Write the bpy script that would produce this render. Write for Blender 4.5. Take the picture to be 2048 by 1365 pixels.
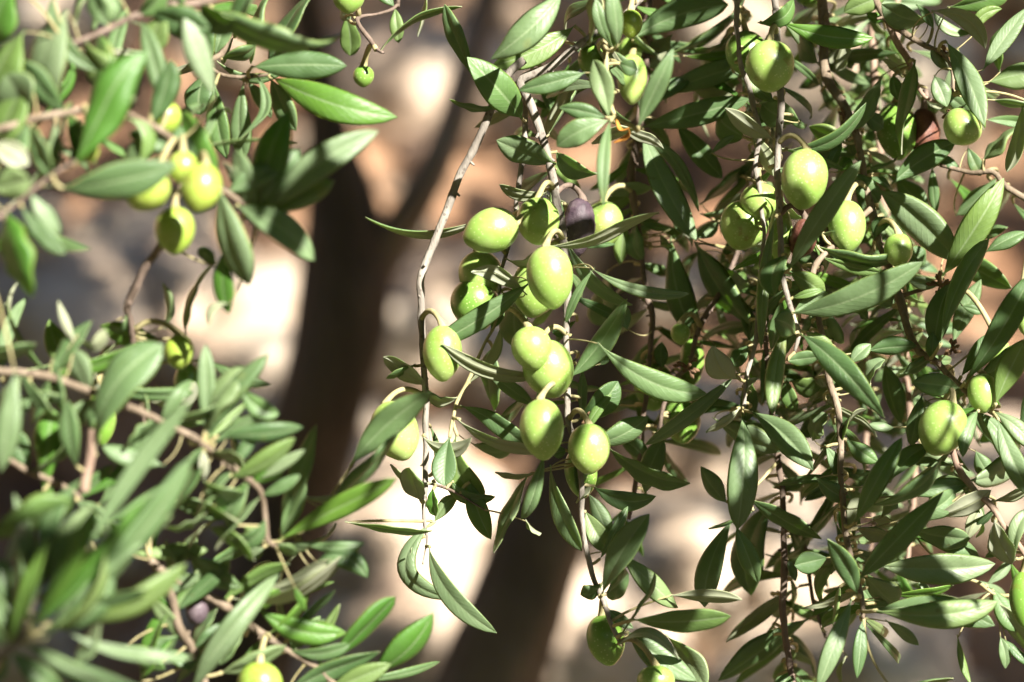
import bpy, math, random
from mathutils import Vector, Matrix, noise
R = math.radians
sc = bpy.context.scene
col = sc.collection
for o in list(bpy.data.objects): bpy.data.objects.remove(o)

# ------------------------------------------------------------------ camera
FOC, FSTOP, CAMZ, PITCH, FOCUS = 135.0, 6.0, 1.45, -10.0, 1.5
cam_d = bpy.data.cameras.new('camera'); cam = bpy.data.objects.new('camera', cam_d); col.objects.link(cam)
cam.location = (0, 0, CAMZ); cam.rotation_euler = (R(90 + PITCH), 0, 0)
cam_d.lens = FOC; cam_d.sensor_width = 36; cam_d.clip_end = 500; cam_d.clip_start = 0.05
cam_d.dof.use_dof = True; cam_d.dof.focus_distance = FOCUS; cam_d.dof.aperture_fstop = FSTOP; cam_d.dof.aperture_blades = 9
sc.camera = cam
CO = Vector((0, 0, CAMZ)); RT = Vector((1, 0, 0))
FW = Vector((0, math.cos(R(PITCH)), math.sin(R(PITCH)))); UP = Vector((0, -math.sin(R(PITCH)), math.cos(R(PITCH))))
def at(px, py, d=FOCUS):
    k = 36.0 / FOC / 2048 * d
    return CO + FW * d + RT * ((px - 1024) * k) + UP * ((682.5 - py) * k)
PX = 36.0 / FOC / 2048 * FOCUS          # metres covered by one photo pixel in the focus plane

# ------------------------------------------------------------------ sun, sky, exposure
SUN = Vector((0.47, -0.62, 0.63)).normalized()      # towards the sun: right, behind the camera, high
elev = math.asin(SUN.z); azim = math.atan2(SUN.x, SUN.y)
w = bpy.data.worlds.new('World'); sc.world = w; w.use_nodes = True
nt = w.node_tree; bg = nt.nodes['Background']; sky = nt.nodes.new('ShaderNodeTexSky')
sky.sky_type = 'NISHITA'; sky.sun_disc = False; sky.sun_elevation = elev; sky.sun_rotation = azim; sky.dust_density = 0.3; sky.air_density = 0.8
nt.links.new(sky.outputs[0], bg.inputs[0]); bg.inputs[1].default_value = 0.05
sd = bpy.data.lights.new('sun', 'SUN'); so = bpy.data.objects.new('sun', sd); col.objects.link(so)
sd.energy = 5.0; sd.angle = R(0.5); sd.color = (1.0, 0.95, 0.87); so.location = (2, -2, 5)
so.rotation_euler = (-SUN).to_track_quat('-Z', 'Y').to_euler()
sc.view_settings.view_transform = 'Standard'; sc.view_settings.look = 'None'
sc.view_settings.exposure = 2.03; sc.view_settings.gamma = 1
sc.render.engine = 'CYCLES'
sc.cycles.max_bounces = 6; sc.cycles.transmission_bounces = 4; sc.cycles.transparent_max_bounces = 4

# ------------------------------------------------------------------ materials
class N:
    def __init__(s, name):
        s.m = bpy.data.materials.new(name); s.m.use_nodes = True; s.t = s.m.node_tree
        for n in list(s.t.nodes): s.t.nodes.remove(n)
        s.out = s.add('ShaderNodeOutputMaterial')
    def add(s, kind, **kw):
        n = s.t.nodes.new(kind)
        for k, v in kw.items(): setattr(n, k, v)
        return n
    def link(s, a, b): s.t.links.new(a, b)
    def inp(s, n, k, v):
        if hasattr(v, 'is_linked') or hasattr(v, 'links'): s.link(v, n.inputs[k])
        else: n.inputs[k].default_value = v
    def noise(s, scale, detail=3, vec=None, rough=.55, dist=0):
        n = s.add('ShaderNodeTexNoise'); n.inputs['Scale'].default_value = scale; n.inputs['Detail'].default_value = detail
        n.inputs['Roughness'].default_value = rough; n.inputs['Distortion'].default_value = dist
        if vec: s.link(vec, n.inputs['Vector'])
        return n.outputs['Fac']
    def ramp(s, fac, stops):
        n = s.add('ShaderNodeValToRGB'); e = n.color_ramp.elements
        while len(e) < len(stops): e.new(0.5)
        for i, (p, c) in enumerate(stops):
            e[i].position = p; e[i].color = (c if len(c) == 4 else (*c, 1))
        s.link(fac, n.inputs[0]); return n.outputs[0]
    def math(s, op, a, b=0.0, c=None):
        n = s.add('ShaderNodeMath', operation=op); s.inp(n, 0, a); s.inp(n, 1, b)
        if c is not None: s.inp(n, 2, c)
        return n.outputs[0]
    def mix(s, f, a, b, mode='MIX'):
        n = s.add('ShaderNodeMix', data_type='RGBA', blend_type=mode)
        s.inp(n, 0, f); s.inp(n, 6, a if not isinstance(a, tuple) else (*a[:3], 1)); s.inp(n, 7, b if not isinstance(b, tuple) else (*b[:3], 1))
        return n.outputs[2]
    def bsdf(s, color, rough=.5, spec=.5, sss=0, ssr=(1, 1, 1), coat=0, bump=None, bs=.3, bd=.001):
        b = s.add('ShaderNodeBsdfPrincipled'); s.inp(b, 'Base Color', color if not isinstance(color, tuple) else (*color[:3], 1))
        s.inp(b, 'Roughness', rough); b.inputs['Specular IOR Level'].default_value = spec
        if sss:
            b.inputs['Subsurface Weight'].default_value = sss; b.inputs['Subsurface Radius'].default_value = ssr; b.inputs['Subsurface Scale'].default_value = .003
        if coat: b.inputs['Coat Weight'].default_value = coat; b.inputs['Coat Roughness'].default_value = .25
        if bump is not None:
            bn = s.add('ShaderNodeBump'); bn.inputs['Strength'].default_value = bs; bn.inputs['Distance'].default_value = bd
            s.link(bump, bn.inputs['Height']); s.link(bn.outputs[0], b.inputs['Normal'])
        return b.outputs[0]
    def done(s, sh): s.link(sh, s.out.inputs[0]); return s.m

def leaf_mat(name, under, fresh=False):
    n = N(name); uv = n.add('ShaderNodeUVMap'); sep = n.add('ShaderNodeSeparateXYZ'); n.link(uv.outputs[0], sep.inputs[0])
    oi = n.add('ShaderNodeObjectInfo'); rnd = oi.outputs['Random']; tc = n.add('ShaderNodeTexCoord'); ob = tc.outputs['Object']
    u = n.math('ABSOLUTE', n.math('SUBTRACT', sep.outputs[0], .5))        # 0 midrib .. .5 edge
    big = n.noise(60, 3, ob); fine = n.noise(700, 3, ob); mid = n.noise(220, 4, ob)
    # side veins: slanting lines away from the midrib
    vv = n.math('SINE', n.math('ADD', n.math('MULTIPLY', sep.outputs[1], 85.0), n.math('ADD', n.math('MULTIPLY', u, -34.0), n.math('MULTIPLY', mid, 4.0))))
    vein = n.math('MULTIPLY', n.math('POWER', n.math('MAXIMUM', vv, 0.0), 8.0), .45)
    rib = n.math('LESS_THAN', u, .021)
    ribs = n.ramp(u, [(0, (1, 1, 1)), (.018, (.9, .9, .9)), (.05, (0, 0, 0)), (1, (0, 0, 0))])
    edge = n.ramp(u, [(0, (0, 0, 0)), (.46, (0, 0, 0)), (.5, (1, 1, 1))])
    if not under:
        base = n.ramp(rnd, [(0, (.036, .086, .024)), (.2, (.066, .125, .042)), (.45, (.102, .166, .068)), (.65, (.150, .205, .110)), (.78, (.066, .148, .026)), (.88, (.13, .200, .040)), (1, (.190, .240, .145))])
        if fresh: base = n.ramp(rnd, [(0, (.035, .115, .010)), (.5, (.060, .165, .016)), (1, (.10, .20, .022))])
        base = n.mix(n.math('MULTIPLY', big, .12 if fresh else .4), base, (.13, .175, .10))
        base = n.mix(n.math('MULTIPLY', vein, .35), base, (.14, .19, .09))
        base = n.mix(n.math('MULTIPLY', ribs, .5), base, (.27, .34, .19))
        base = n.mix(n.math('MULTIPLY', edge, .55), base, (.27, .33, .06))
        sp = n.ramp(n.noise(1500, 2, ob), [(0, (0, 0, 0)), (.66, (0, 0, 0)), (.74, (1, 1, 1))])
        dustm = n.ramp(n.noise(90, 3, ob), [(0, (0, 0, 0)), (.45, (0, 0, 0)), (.7, (1, 1, 1))])
        base = n.mix(n.math('MULTIPLY', n.math('MULTIPLY', sp, dustm), .5), base, (.42, .42, .36))
        yel = n.ramp(n.noise(42, 2, ob), [(0, (0, 0, 0)), (.69, (0, 0, 0)), (.78, (1, 1, 1))])
        base = n.mix(n.math('MULTIPLY', yel, .5), base, (.24, .21, .05))
        brn = n.ramp(n.noise(230, 2, ob), [(0, (0, 0, 0)), (.72, (0, 0, 0)), (.76, (1, 1, 1))])
        base = n.mix(n.math('MULTIPLY', brn, .6), base, (.07, .045, .02))
        base = n.mix(n.math('MULTIPLY', n.ramp(n.noise(35, 4, ob, .7), [(.35, (1, 1, 1)), (.6, (0, 0, 0))]), .35), base, (.045, .085, .028))
        sh = n.bsdf(base, n.ramp(big, [(0, (.36, .36, .36)), (1, (.58, .58, .58))]), .42,
                    bump=n.math('ADD', n.math('MULTIPLY', fine, .5), n.math('SUBTRACT', mid, n.math('MULTIPLY', vein, .7))), bs=.35, bd=.0006)
        tcol = (.13, .26, .02)
    else:
        base = n.ramp(rnd, [(0, (.19, .215, .115)), (.5, (.25, .27, .17)), (1, (.33, .345, .25))])
        base = n.mix(n.math('MULTIPLY', fine, .5), base, (.32, .33, .25))
        base = n.mix(n.math('MULTIPLY', ribs, .6), base, (.36, .38, .20))
        base = n.mix(n.math('MULTIPLY', edge, .5), base, (.34, .35, .10))
        rst = n.ramp(n.noise(120, 3, ob), [(0, (0, 0, 0)), (.68, (0, 0, 0)), (.76, (1, 1, 1))])
        base = n.mix(n.math('MULTIPLY', rst, .3), base, (.16, .11, .05))
        sh = n.bsdf(base, .65, .3, bump=n.math('SUBTRACT', mid, n.math('MULTIPLY', ribs, -1.0)), bs=.4, bd=.0006)
        tcol = (.14, .24, .025)
    tr = n.add('ShaderNodeBsdfTranslucent'); tr.inputs[0].default_value = (*tcol, 1)
    # light passes front and back skin, so each skin lets most of it through
    mx = n.add('ShaderNodeMixShader'); mx.inputs[0].default_value = .19
    n.link(sh, mx.inputs[1]); n.link(tr.outputs[0], mx.inputs[2])
    tr.inputs[0].default_value = (.50, .80, .07, 1)
    return n.done(mx.outputs[0])
M = {}
M['top'] = leaf_mat('leaf_upper', False); M['under'] = leaf_mat('leaf_underside', True); M['fresh'] = leaf_mat('leaf_young', False, True)

def bark_mat(name, cols, sc_=1.0, spots=True, bd=.0015):
    n = N(name); ob = n.add('ShaderNodeTexCoord').outputs['Object']
    mp = n.add('ShaderNodeMapping'); n.link(ob, mp.inputs[0]); mp.inputs['Scale'].default_value = (1, 1, .35); v = mp.outputs[0]
    a = n.noise(140 * sc_, 5, v, .65); c = n.noise(500 * sc_, 3, v)
    base = n.ramp(a, [(0, cols[0]), (.4, cols[1]), (.56, cols[2]), (.75, cols[3])])
    base = n.mix(n.math('MULTIPLY', c, .4), base, cols[1], 'MIX')
    if spots:
        vo = n.add('ShaderNodeTexVoronoi'); vo.inputs['Scale'].default_value = 330 * sc_; n.link(ob, vo.inputs['Vector'])
        s = n.ramp(vo.outputs['Distance'], [(0, (1, 1, 1)), (.16, (1, 1, 1)), (.24, (0, 0, 0))])
        base = n.mix(n.math('MULTIPLY', s, .55), base, (.06, .045, .035))
    return n.done(n.bsdf(base, .8, .25, bump=n.math('ADD', a, n.math('MULTIPLY', c, .4)), bs=.8, bd=bd))
M['bark_grey'] = bark_mat('bark_grey', [(.06, .05, .04), (.15, .13, .108), (.25, .225, .19), (.40, .365, .31)])
M['bark_tan'] = bark_mat('bark_tan', [(.045, .034, .022), (.12, .09, .06), (.20, .155, .11), (.30, .25, .19)])
M['bark_pink'] = bark_mat('bark_pink', [(.10, .065, .045), (.20, .135, .10), (.28, .20, .145), (.36, .27, .20)], spots=False)
M['bark_dark'] = bark_mat('bark_dark', [(.05, .035, .028), (.11, .08, .06), (.17, .125, .1), (.25, .19, .15)])
M['green_twig'] = bark_mat('green_twig', [(.14, .125, .05), (.25, .22, .10), (.34, .30, .16), (.40, .34, .20)], spots=False, bd=.0006)
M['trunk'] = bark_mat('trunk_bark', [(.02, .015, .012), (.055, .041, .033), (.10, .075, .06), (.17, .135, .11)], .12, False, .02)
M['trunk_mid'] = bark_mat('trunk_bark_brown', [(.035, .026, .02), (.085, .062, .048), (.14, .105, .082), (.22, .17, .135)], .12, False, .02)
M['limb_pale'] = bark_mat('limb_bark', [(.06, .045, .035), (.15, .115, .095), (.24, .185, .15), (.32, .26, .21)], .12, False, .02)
M['dry'] = bark_mat('dry_brown', [(.05, .03, .02), (.12, .07, .04), (.2, .12, .065), (.28, .2, .11)], 1, False)
M['orange'] = bark_mat('withered_orange', [(.16, .06, .01), (.3, .12, .02), (.38, .18, .03), (.42, .26, .06)], 1, False)

def olive_mat(name, a, b, c, bloom, wr=0.24, sss=.2):
    n = N(name); ob = n.add('ShaderNodeTexCoord').outputs['Object']; rnd = n.add('ShaderNodeObjectInfo').outputs['Random']
    g = n.noise(45, 3, ob)
    base = n.ramp(g, [(.25, a), (.5, b), (.75, c)])
    base = n.mix(n.math('MULTIPLY', rnd, .35), base, a)
    vo = n.add('ShaderNodeTexVoronoi'); vo.inputs['Scale'].default_value = 620; n.link(ob, vo.inputs['Vector'])
    s = n.ramp(vo.outputs['Distance'], [(0, (1, 1, 1)), (.15, (1, 1, 1)), (.25, (0, 0, 0))])
    base = n.mix(n.math('MULTIPLY', s, .6), base, (.50, .58, .26))
    base = n.mix(n.math('MULTIPLY', n.noise(160, 4, ob), bloom), base, (.50, .56, .36))
    sc1 = n.ramp(n.noise(95, 3, ob), [(0, (0, 0, 0)), (.66, (0, 0, 0)), (.70, (1, 1, 1))])
    base = n.mix(n.math('MULTIPLY', sc1, .5), base, (.20, .15, .04))
    base = n.mix(n.math('MULTIPLY', n.ramp(n.noise(28, 4, ob, .7), [(.4, (1, 1, 1)), (.58, (0, 0, 0))]), .4), base, (.10, .22, .02))
    return n.done(n.bsdf(base, n.ramp(n.noise(200, 3, ob), [(0, (wr, wr, wr)), (1, (wr + .25,) * 3)]), .5, sss=sss, ssr=(.5, 1, .2), coat=.12,
                         bump=n.noise(900, 2, ob), bs=.12, bd=.0004))
M['olive'] = olive_mat('olive_green', (.16, .29, .028), (.22, .345, .045), (.33, .41, .10), .32)
M['olive_dark'] = olive_mat('olive_deep_green', (.08, .19, .015), (.12, .235, .025), (.17, .28, .04), .12)
M['olive_yellow'] = olive_mat('olive_yellow_green', (.20, .30, .02), (.27, .36, .03), (.33, .39, .06), .15)
def shrivel_mat(name, a, b, c):
    n = N(name); ob = n.add('ShaderNodeTexCoord').outputs['Object']
    g = n.noise(160, 5, ob, .65)
    base = n.ramp(g, [(.3, a), (.5, b), (.68, c)])
    base = n.mix(n.ramp(n.noise(45, 2, ob), [(.4, (0, 0, 0)), (.65, (.5, .5, .5))]), base, c)
    return n.done(n.bsdf(base, .6, .4, bump=n.noise(520, 4, ob), bs=.5, bd=.001))
M['purple'] = shrivel_mat('olive_purple', (.022, .013, .02), (.06, .038, .05), (.12, .095, .10))
M['brown'] = shrivel_mat('olive_brown', (.04, .012, .01), (.09, .03, .02), (.17, .075, .045))

# ------------------------------------------------------------------ helpers
def tag(o, label=None, cat=None, group=None, kind=None):
    if label: o['label'] = label
    if cat: o['category'] = cat
    if group: o['group'] = group
    if kind: o['kind'] = kind
    return o
def link(name, me, parent=None):
    o = bpy.data.objects.new(name, me); col.objects.link(o)
    if parent: o.parent = parent; o.location = -parent.location if False else (0, 0, 0); o.matrix_parent_inverse = Matrix.Translation(-parent.location)
    return o
def mesh(name, V, F, mats, mi=None, uv=None, smooth=True):
    me = bpy.data.meshes.new(name); me.from_pydata([tuple(v) for v in V], [], F)
    for m in mats: me.materials.append(M[m] if isinstance(m, str) else m)
    if mi: me.polygons.foreach_set('material_index', mi)
    if smooth: me.polygons.foreach_set('use_smooth', [True] * len(F))
    if uv:
        l = me.uv_layers.new(name='UVMap'); lv = [0] * len(me.loops); me.loops.foreach_get('vertex_index', lv)
        flat = []
        for i in lv: flat += uv[i]
        l.data.foreach_set('uv', flat)
    me.update(); return me
def catmull(P, step):
    """P: list of tuples of floats (x,y,z,r); resampled smooth polyline"""
    out = []
    for i in range(len(P) - 1):
        p0 = P[max(i - 1, 0)]; p1 = P[i]; p2 = P[i + 1]; p3 = P[min(i + 2, len(P) - 1)]
        d = math.hypot(p2[0] - p1[0], p2[1] - p1[1]); n = max(2, int(d / step))
        for k in range(n):
            t = k / n
            out.append(tuple(.5 * (2 * b + (c - a) * t + (2 * a - 5 * b + 4 * c - d_) * t * t + (3 * b - a - 3 * c + d_) * t ** 3) for a, b, c, d_ in zip(p0, p1, p2, p3)))
    out.append(tuple(map(float, P[-1]))); return out
def tube(V, F, pts, rad, ns=8, cap=True):
    """append a tube through the 3D points"""
    b = len(V); n = len(pts); prev = None
    for i, p in enumerate(pts):
        t = (pts[min(i + 1, n - 1)] - pts[max(i - 1, 0)])
        t = t.normalized() if t.length > 1e-9 else Vector((0, 0, 1))
        if prev is None: prev = t.orthogonal().normalized()
        s = (prev - t * prev.dot(t)).normalized(); prev = s; q = t.cross(s)
        for k in range(ns):
            a = 2 * math.pi * k / ns; V.append(p + (s * math.cos(a) + q * math.sin(a)) * rad[i])
    for i in range(n - 1):
        for k in range(ns):
            k2 = (k + 1) % ns; F.append((b + i * ns + k, b + i * ns + k2, b + (i + 1) * ns + k2, b + (i + 1) * ns + k))
    if cap: F.append(tuple(b + k for k in reversed(range(ns)))); F.append(tuple(b + (n - 1) * ns + k for k in range(ns)))

def leaf_mesh(B, T, wpx, tone, c, rng, stalk=None, k=None, z=0):
    """thin closed blade from base B to tip T; tone picks which face shows and how it is rolled to the sun"""
    A = T - B; L = A.length; a = A / L; mid = (B + T) / 2; v = (CO - mid).normalized()
    n0 = (v - a * v.dot(a)).normalized(); s0 = a.cross(n0).normalized()
    t0 = tone[0]; target = {'L': .78, 'M': .40, 'D': -.12, 'B': .35, 'U': .70, 'V': .02}[t0] + rng.uniform(-.13, .13)
    best = None
    for r in range(-64, 65, 4):
        n = n0 * math.cos(R(r)) + s0 * math.sin(R(r)); e = abs(n.dot(SUN) - target) + abs(r) * .0028
        if best is None or e < best[0]: best = (e, r)
    rho = R(best[1]); under = t0 in 'UV'
    W = 1.02 * wpx * PX * ((mid - CO).dot(FW) / FOCUS) / max(math.cos(rho), .6)
    n = n0 * math.cos(rho) + s0 * math.sin(rho)
    if under: n = -n
    pl = v.cross(a).normalized()          # in view plane, image-right of travel seen with y down
    if k is None: k = rng.choice([rng.uniform(-.06, .10), rng.uniform(.02, .2)]) * (1 if not under else -1)
    tw0, tw1 = rng.uniform(-.35, .35), rng.uniform(-.8, .8)
    fold = rng.uniform(.05, .38); rev = rng.uniform(.1, .6); wav = rng.uniform(0, .10); wf = rng.uniform(8, 20); ph = rng.uniform(0, 6)
    ea, eb = rng.uniform(.85, 1.2), rng.uniform(.62, .95); pk = ea / (ea + eb); nm = pk ** ea * (1 - pk) ** eb
    droop = rng.uniform(-.02, .06) if rng.random() < .8 else rng.uniform(.12, .26)
    NT = 16; US = [-1, -.84, -.5, -.13, 0, .13, .5, .84, 1]
    C = []
    for i in range(NT + 1):
        t = i / NT; q = 4 * t * (1 - t)
        C.append(B + A * t + pl * (c * L * q * (1 if abs(c) < .3 else 1)) + n * (k * L * q) - n * (droop * L * max(0, t - .6) ** 2 * 6) + Vector((0, 0, 0)))
    V = []; F = []; mi = []; uv = []
    nr = len(US); top = []; bot = []
    for i in range(NT + 1):
        t = i / NT; tg = (C[min(i + 1, NT)] - C[max(i - 1, 0)]).normalized()
        nn = (n - tg * n.dot(tg)).normalized(); ss = tg.cross(nn)
        tw = tw0 + (tw1 - tw0) * t; nn2 = nn * math.cos(tw) + ss * math.sin(tw); ss = tg.cross(nn2); nn = nn2
        x = max(0, (t - .045) / .955); pr = (x ** ea * (1 - x) ** eb / nm) if 0 < x < 1 else 0
        h = W / 2 * max(pr, .05 if i < NT else .012)
        rt = []; rb = []
        for j, u in enumerate(US):
            au = abs(u); off = h * (au * math.sin(fold) - rev * au ** 4 * .9) + h * wav * math.sin(wf * t + ph + (1.7 if u > 0 else 0)) * au
            P = C[i] + ss * (h * u * math.cos(fold * .9)) + nn * off
            thk = .00022 * (1 if au < 1 else 0) + (.00018 if u == 0 else 0)
            gro = .00009 if u == 0 else 0
            rt.append(len(V)); V.append(P - nn * gro); uv.append((.5 + u * .5, t))
            if au == 1: rb.append(rt[-1])
            else: rb.append(len(V)); V.append(P - nn * thk * 1.6); uv.append((.5 + u * .5, t))
        top.append(rt); bot.append(rb)
    for i in range(NT):
        for j in range(nr - 1):
            F.append((top[i][j], top[i + 1][j], top[i + 1][j + 1], top[i][j + 1])); mi.append(0)
            F.append((bot[i][j + 1], bot[i + 1][j + 1], bot[i + 1][j], bot[i][j])); mi.append(1)
    if stalk:
        nb = len(F); tube(V, F, stalk, [.0007] * len(stalk), 6)
        mi += [2] * (len(F) - nb); uv += [(.5, 0)] * (len(V) - len(uv))
    return mesh('leaf', V, F, ['fresh' if t0 == 'B' else 'top', 'under', 'green_twig'], mi, uv)

def olive_mesh(ctr, hw, hh, axis, kind, rng):
    """olive: ovoid with a small point, axis is the direction stalk end -> tip"""
    ax = axis.normalized(); s = ax.orthogonal().normalized(); q = ax.cross(s)
    V = []; F = []; NR, NS = 18, 24; wr = kind in ('purple', 'brown'); sd_ = Vector((rng.uniform(0, 50), 0, 0))
    for i in range(NR + 1):
        th = math.pi * i / NR; y = -math.cos(th); r = math.sin(th)
        r *= 1 - .07 * y                                            # a little fuller towards the stalk
        yy = y + (.055 * max(0, y - .88) / .12 if not wr else 0) + (.05 * (y + .93) / .07 if y < -.93 else 0) * 0
        for kk in range(NS):
            a = 2 * math.pi * kk / NS; d = s * math.cos(a) + q * math.sin(a)
            p = ax * (yy * hh) + d * (r * hw)
            f = 1 + .022 * noise.noise(p * 90 + sd_)
            if wr:
                f += .10 * noise.noise(p * 120 + sd_) - .07 * abs(math.sin(a * 5.5 + 2.5 * noise.noise(p * 100 + sd_))) * (r + .2) - .06 * abs(noise.noise(p * 330 + sd_))
            V.append(ctr + p * f)
    for i in range(NR):
        for kk in range(NS):
            k2 = (kk + 1) % NS; F.append((i * NS + kk, i * NS + k2, (i + 1) * NS + k2, (i + 1) * NS + kk))
    return mesh('olive', V, F, [kind])
# ------------------------------------------------------------------ what grows where
# stem: key, thing key, material, depth in front of the focus plane (cm) at start and end, "x,y,r ..." in photo pixels
STEMS = [
 ('f1','fa','bark_dark',14,18,"470,-30,8 400,5,8 330,14,8 270,32,7 220,58,6 170,78,5 130,92,4"),
 ('f2','fb','bark_tan',20,14,"-60,268,8 62,238,7 130,226,7 215,215,6 300,250,7 350,285,7 400,340,6 455,385,6 515,432,5"),
 ('f3','fc','bark_dark',21,21,"-50,450,6 15,420,5 60,385,5 105,350,4 150,322,4"),
 ('g1','gb','bark_dark',13,9,"372,300,6 352,400,6 325,480,8 285,545,8 255,612,8 266,650,7 272,740,5 292,860,4"),
 ('g1b','gb','bark_dark',10,9,"272,738,4 235,788,3.5 182,762,3"),
 ('g2','gc','bark_tan',17,13,"-60,728,8 40,745,8 100,755,8 185,785,8 205,792,8 280,825,7 320,842,7 380,872,7 412,892,6.5 470,937,7 500,962,7 522,992,6 532,1035,6 536,1080,6 552,1092,4"),
 ('g2b','gc','bark_pink',17,17,"205,790,11 190,850,11 180,920,10 168,985,10"),
 ('g5','gc','green_twig',11,8,"540,1088,4 590,1072,3.5 640,1034,3 668,985,3 700,935,2.5"),
 ('g3','gd','bark_tan',16,14,"-60,885,5 20,918,6 60,945,6 110,965,7 160,998,5 152,1040,4"),
 ('g4','ge','bark_tan',12,9,"300,1120,8 350,1160,9 400,1185,9 440,1207,9 475,1232,9 530,1272,8 575,1300,7 640,1342,6 720,1400,6"),
 ('g4b','ge','bark_tan',12,11,"330,1150,7 350,1225,9 368,1268,8 385,1298,8 405,1345,8 415,1400,8"),
 ('f4','ff','bark_tan',24,22,"-70,1350,8 15,1300,8 40,1270,8 48,1238,7 75,1195,5"),
 ('c0','ca','bark_tan',3,5,"505,-40,9 478,5,9 463,45,9 450,82,9 440,110,7 412,125,5 440,148,4 480,155,4 537,150,4"),
 ('c1','cb','bark_dark',-3,-1,"800,-40,4 792,12,4 755,28,3 712,38,4 738,80,5 752,100,4 765,106,3"),
 ('b1','cc','bark_grey',0,0,"1050,120,8 1018,150,8 1005,185,8 985,215,8 960,270,8 935,320,8 912,365,8 895,420,8 872,480,8 855,520,8 840,560,7.5 842,620,7 845,680,7 850,760,6.5 852,850,6.5 851,940,6 848,1010,5 848,1052,4 853,1085,2 848,1130,1.5"),
 ('b2','cd','bark_grey',-2,2,"1480,-420,10 1330,-80,8 1260,20,7 1200,62,7 1150,98,7 1100,135,8 1040,162,9 1060,205,9 1085,280,8.5 1100,325,8.5 1112,400,8.5 1125,460,8.5 1132,540,7.5 1135,640,7 1133,720,6.5 1133,800,6.5 1140,850,6 1152,900,5.5 1163,960,5.5 1165,1040,5.5 1175,1110,5.5 1195,1180,5 1215,1225,5 1240,1285,4.5"),
 ('b3','cd','bark_grey',-1,-1,"1052,190,7 1050,250,6 1046,310,6 1038,380,5 1028,430,4 1018,490,4 1005,545,4 1000,590,3"),
 ('b3b','cd','green_twig',-1,0,"1000,590,3 990,650,3 968,690,3 948,735,4 930,775,4 915,805,4 905,840,3"),
 ('b1b','cc','bark_dark',0,1,"851,965,3 885,975,3 920,990,2.5 968,1020,1.5"),
 ('c2','ce','green_twig',4,7,"1205,-40,5 1207,60,5 1210,130,5 1213,170,5 1222,205,5 1232,232,4.5 1262,252,4.5 1274,262,5"),
 ('d1','cf','bark_grey',0,2,"1546,-40,7.5 1551,30,7.5 1555,90,7.5 1560,150,7.5 1560,200,7.5 1557,260,7 1555,330,7 1558,400,6.5 1562,480,6 1565,540,6 1575,590,6 1587,640,5 1597,672,4.5 1590,705,3"),
 ('d2','cg','bark_grey',-2,-1,"1462,-420,7 1470,-60,6 1480,110,5 1496,170,6 1505,215,6 1518,260,5 1510,330,5 1520,400,5 1525,480,4 1522,560,4 1515,640,4.5 1512,690,4.5 1500,730,4.5 1492,760,4.5 1487,822,4"),
 ('e1','ch','bark_tan',-6,1,"1640,-40,11 1650,60,11 1648,140,10 1660,170,10 1690,215,9 1700,240,9 1714,275,8 1724,330,7 1740,415,8 1755,460,8 1765,500,7 1785,560,8 1800,600,9 1812,640,8 1830,690,8 1845,710,7 1870,722,6 1900,755,6 1930,780,6 1955,802,6 1985,828,4"),
 ('e1b','ch','bark_dark',-3,-2,"1806,592,5 1850,578,4 1880,566,4 1908,572,3"),
 ('e4','ci','bark_pink',1,2,"1890,800,5 1898,860,6 1908,912,7 1920,940,7 1950,980,6.5 1985,1015,6.5 2012,1060,6 2060,1120,6"),
 ('e2','cj','bark_tan',-3,0,"1725,-50,7 1772,38,8 1800,60,7 1850,92,6 1885,108,4 1905,140,3 1908,190,3"),
 ('e2b','cj','bark_pink',-3,-4,"1776,42,6 1795,85,7 1813,118,7 1835,170,4 1860,200,4 1900,205,3"),
 ('e5','ck','bark_tan',-4,-3,"1880,330,4 1940,345,5 1985,345,5 2012,372,6 2070,410,7"),
 ('v1','cl','bark_pink',-11,-10,"1700,-420,9 1740,-80,8 1745,100,8 1760,300,7 1770,430,7 1790,560,7 1805,650,7 1815,760,7 1822,860,7 1828,960,6 1822,1060,5 1815,1160,3"),
 ('v2','cm','bark_pink',-13,-12,"1840,-420,9 1800,-80,7 1790,100,7 1765,300,6 1750,420,6 1742,560,7 1736,690,7 1738,800,6 1732,920,6 1745,1020,5 1740,1120,3"),
 ('f2s','cn','bark_tan',-2,3,"1742,418,6 1690,470,6 1640,520,6 1625,560,6 1640,640,6 1655,740,7 1670,800,7 1680,860,6 1682,920,6 1685,1000,6 1690,1050,6 1700,1110,6 1715,1160,5 1724,1210,5 1728,1238,4"),
 ('f1s','co','bark_dark',-4,-3,"1522,540,4.5 1528,640,5 1535,740,5 1545,840,6 1556,920,6 1564,980,6 1568,1040,6 1568,1150,7 1566,1230,7 1576,1310,7 1590,1400,7"),
 ('f1t','co','green_twig',-3,-2,"1556,925,3.5 1530,955,3.5 1500,985,3 1490,1000,3"),
 ('z1','cp','bark_tan',-6,-5,"1600,1040,4 1612,1110,4 1620,1160,4 1630,1220,4 1650,1275,3"),
 ('r1','cq','green_twig',-4,-2,"2100,1205,5 2030,1192,4 1990,1190,4 1955,1165,4 1930,1158,3"),
 ('h1','cr','bark_dark',-6,-4,"1510,330,5 1490,430,5 1470,520,5 1440,580,5 1415,630,6 1390,680,5 1378,735,4 1350,760,4 1322,830,4 1316,890,4"),
 ('h2','cs','bark_dark',-7,-5,"1330,-420,9 1302,-60,8 1290,150,8 1272,300,8 1262,360,8 1275,440,6 1285,520,5 1292,590,6 1305,630,6 1300,720,5 1288,820,5 1282,900,5 1272,960,5 1258,1040,4"),
]
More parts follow.
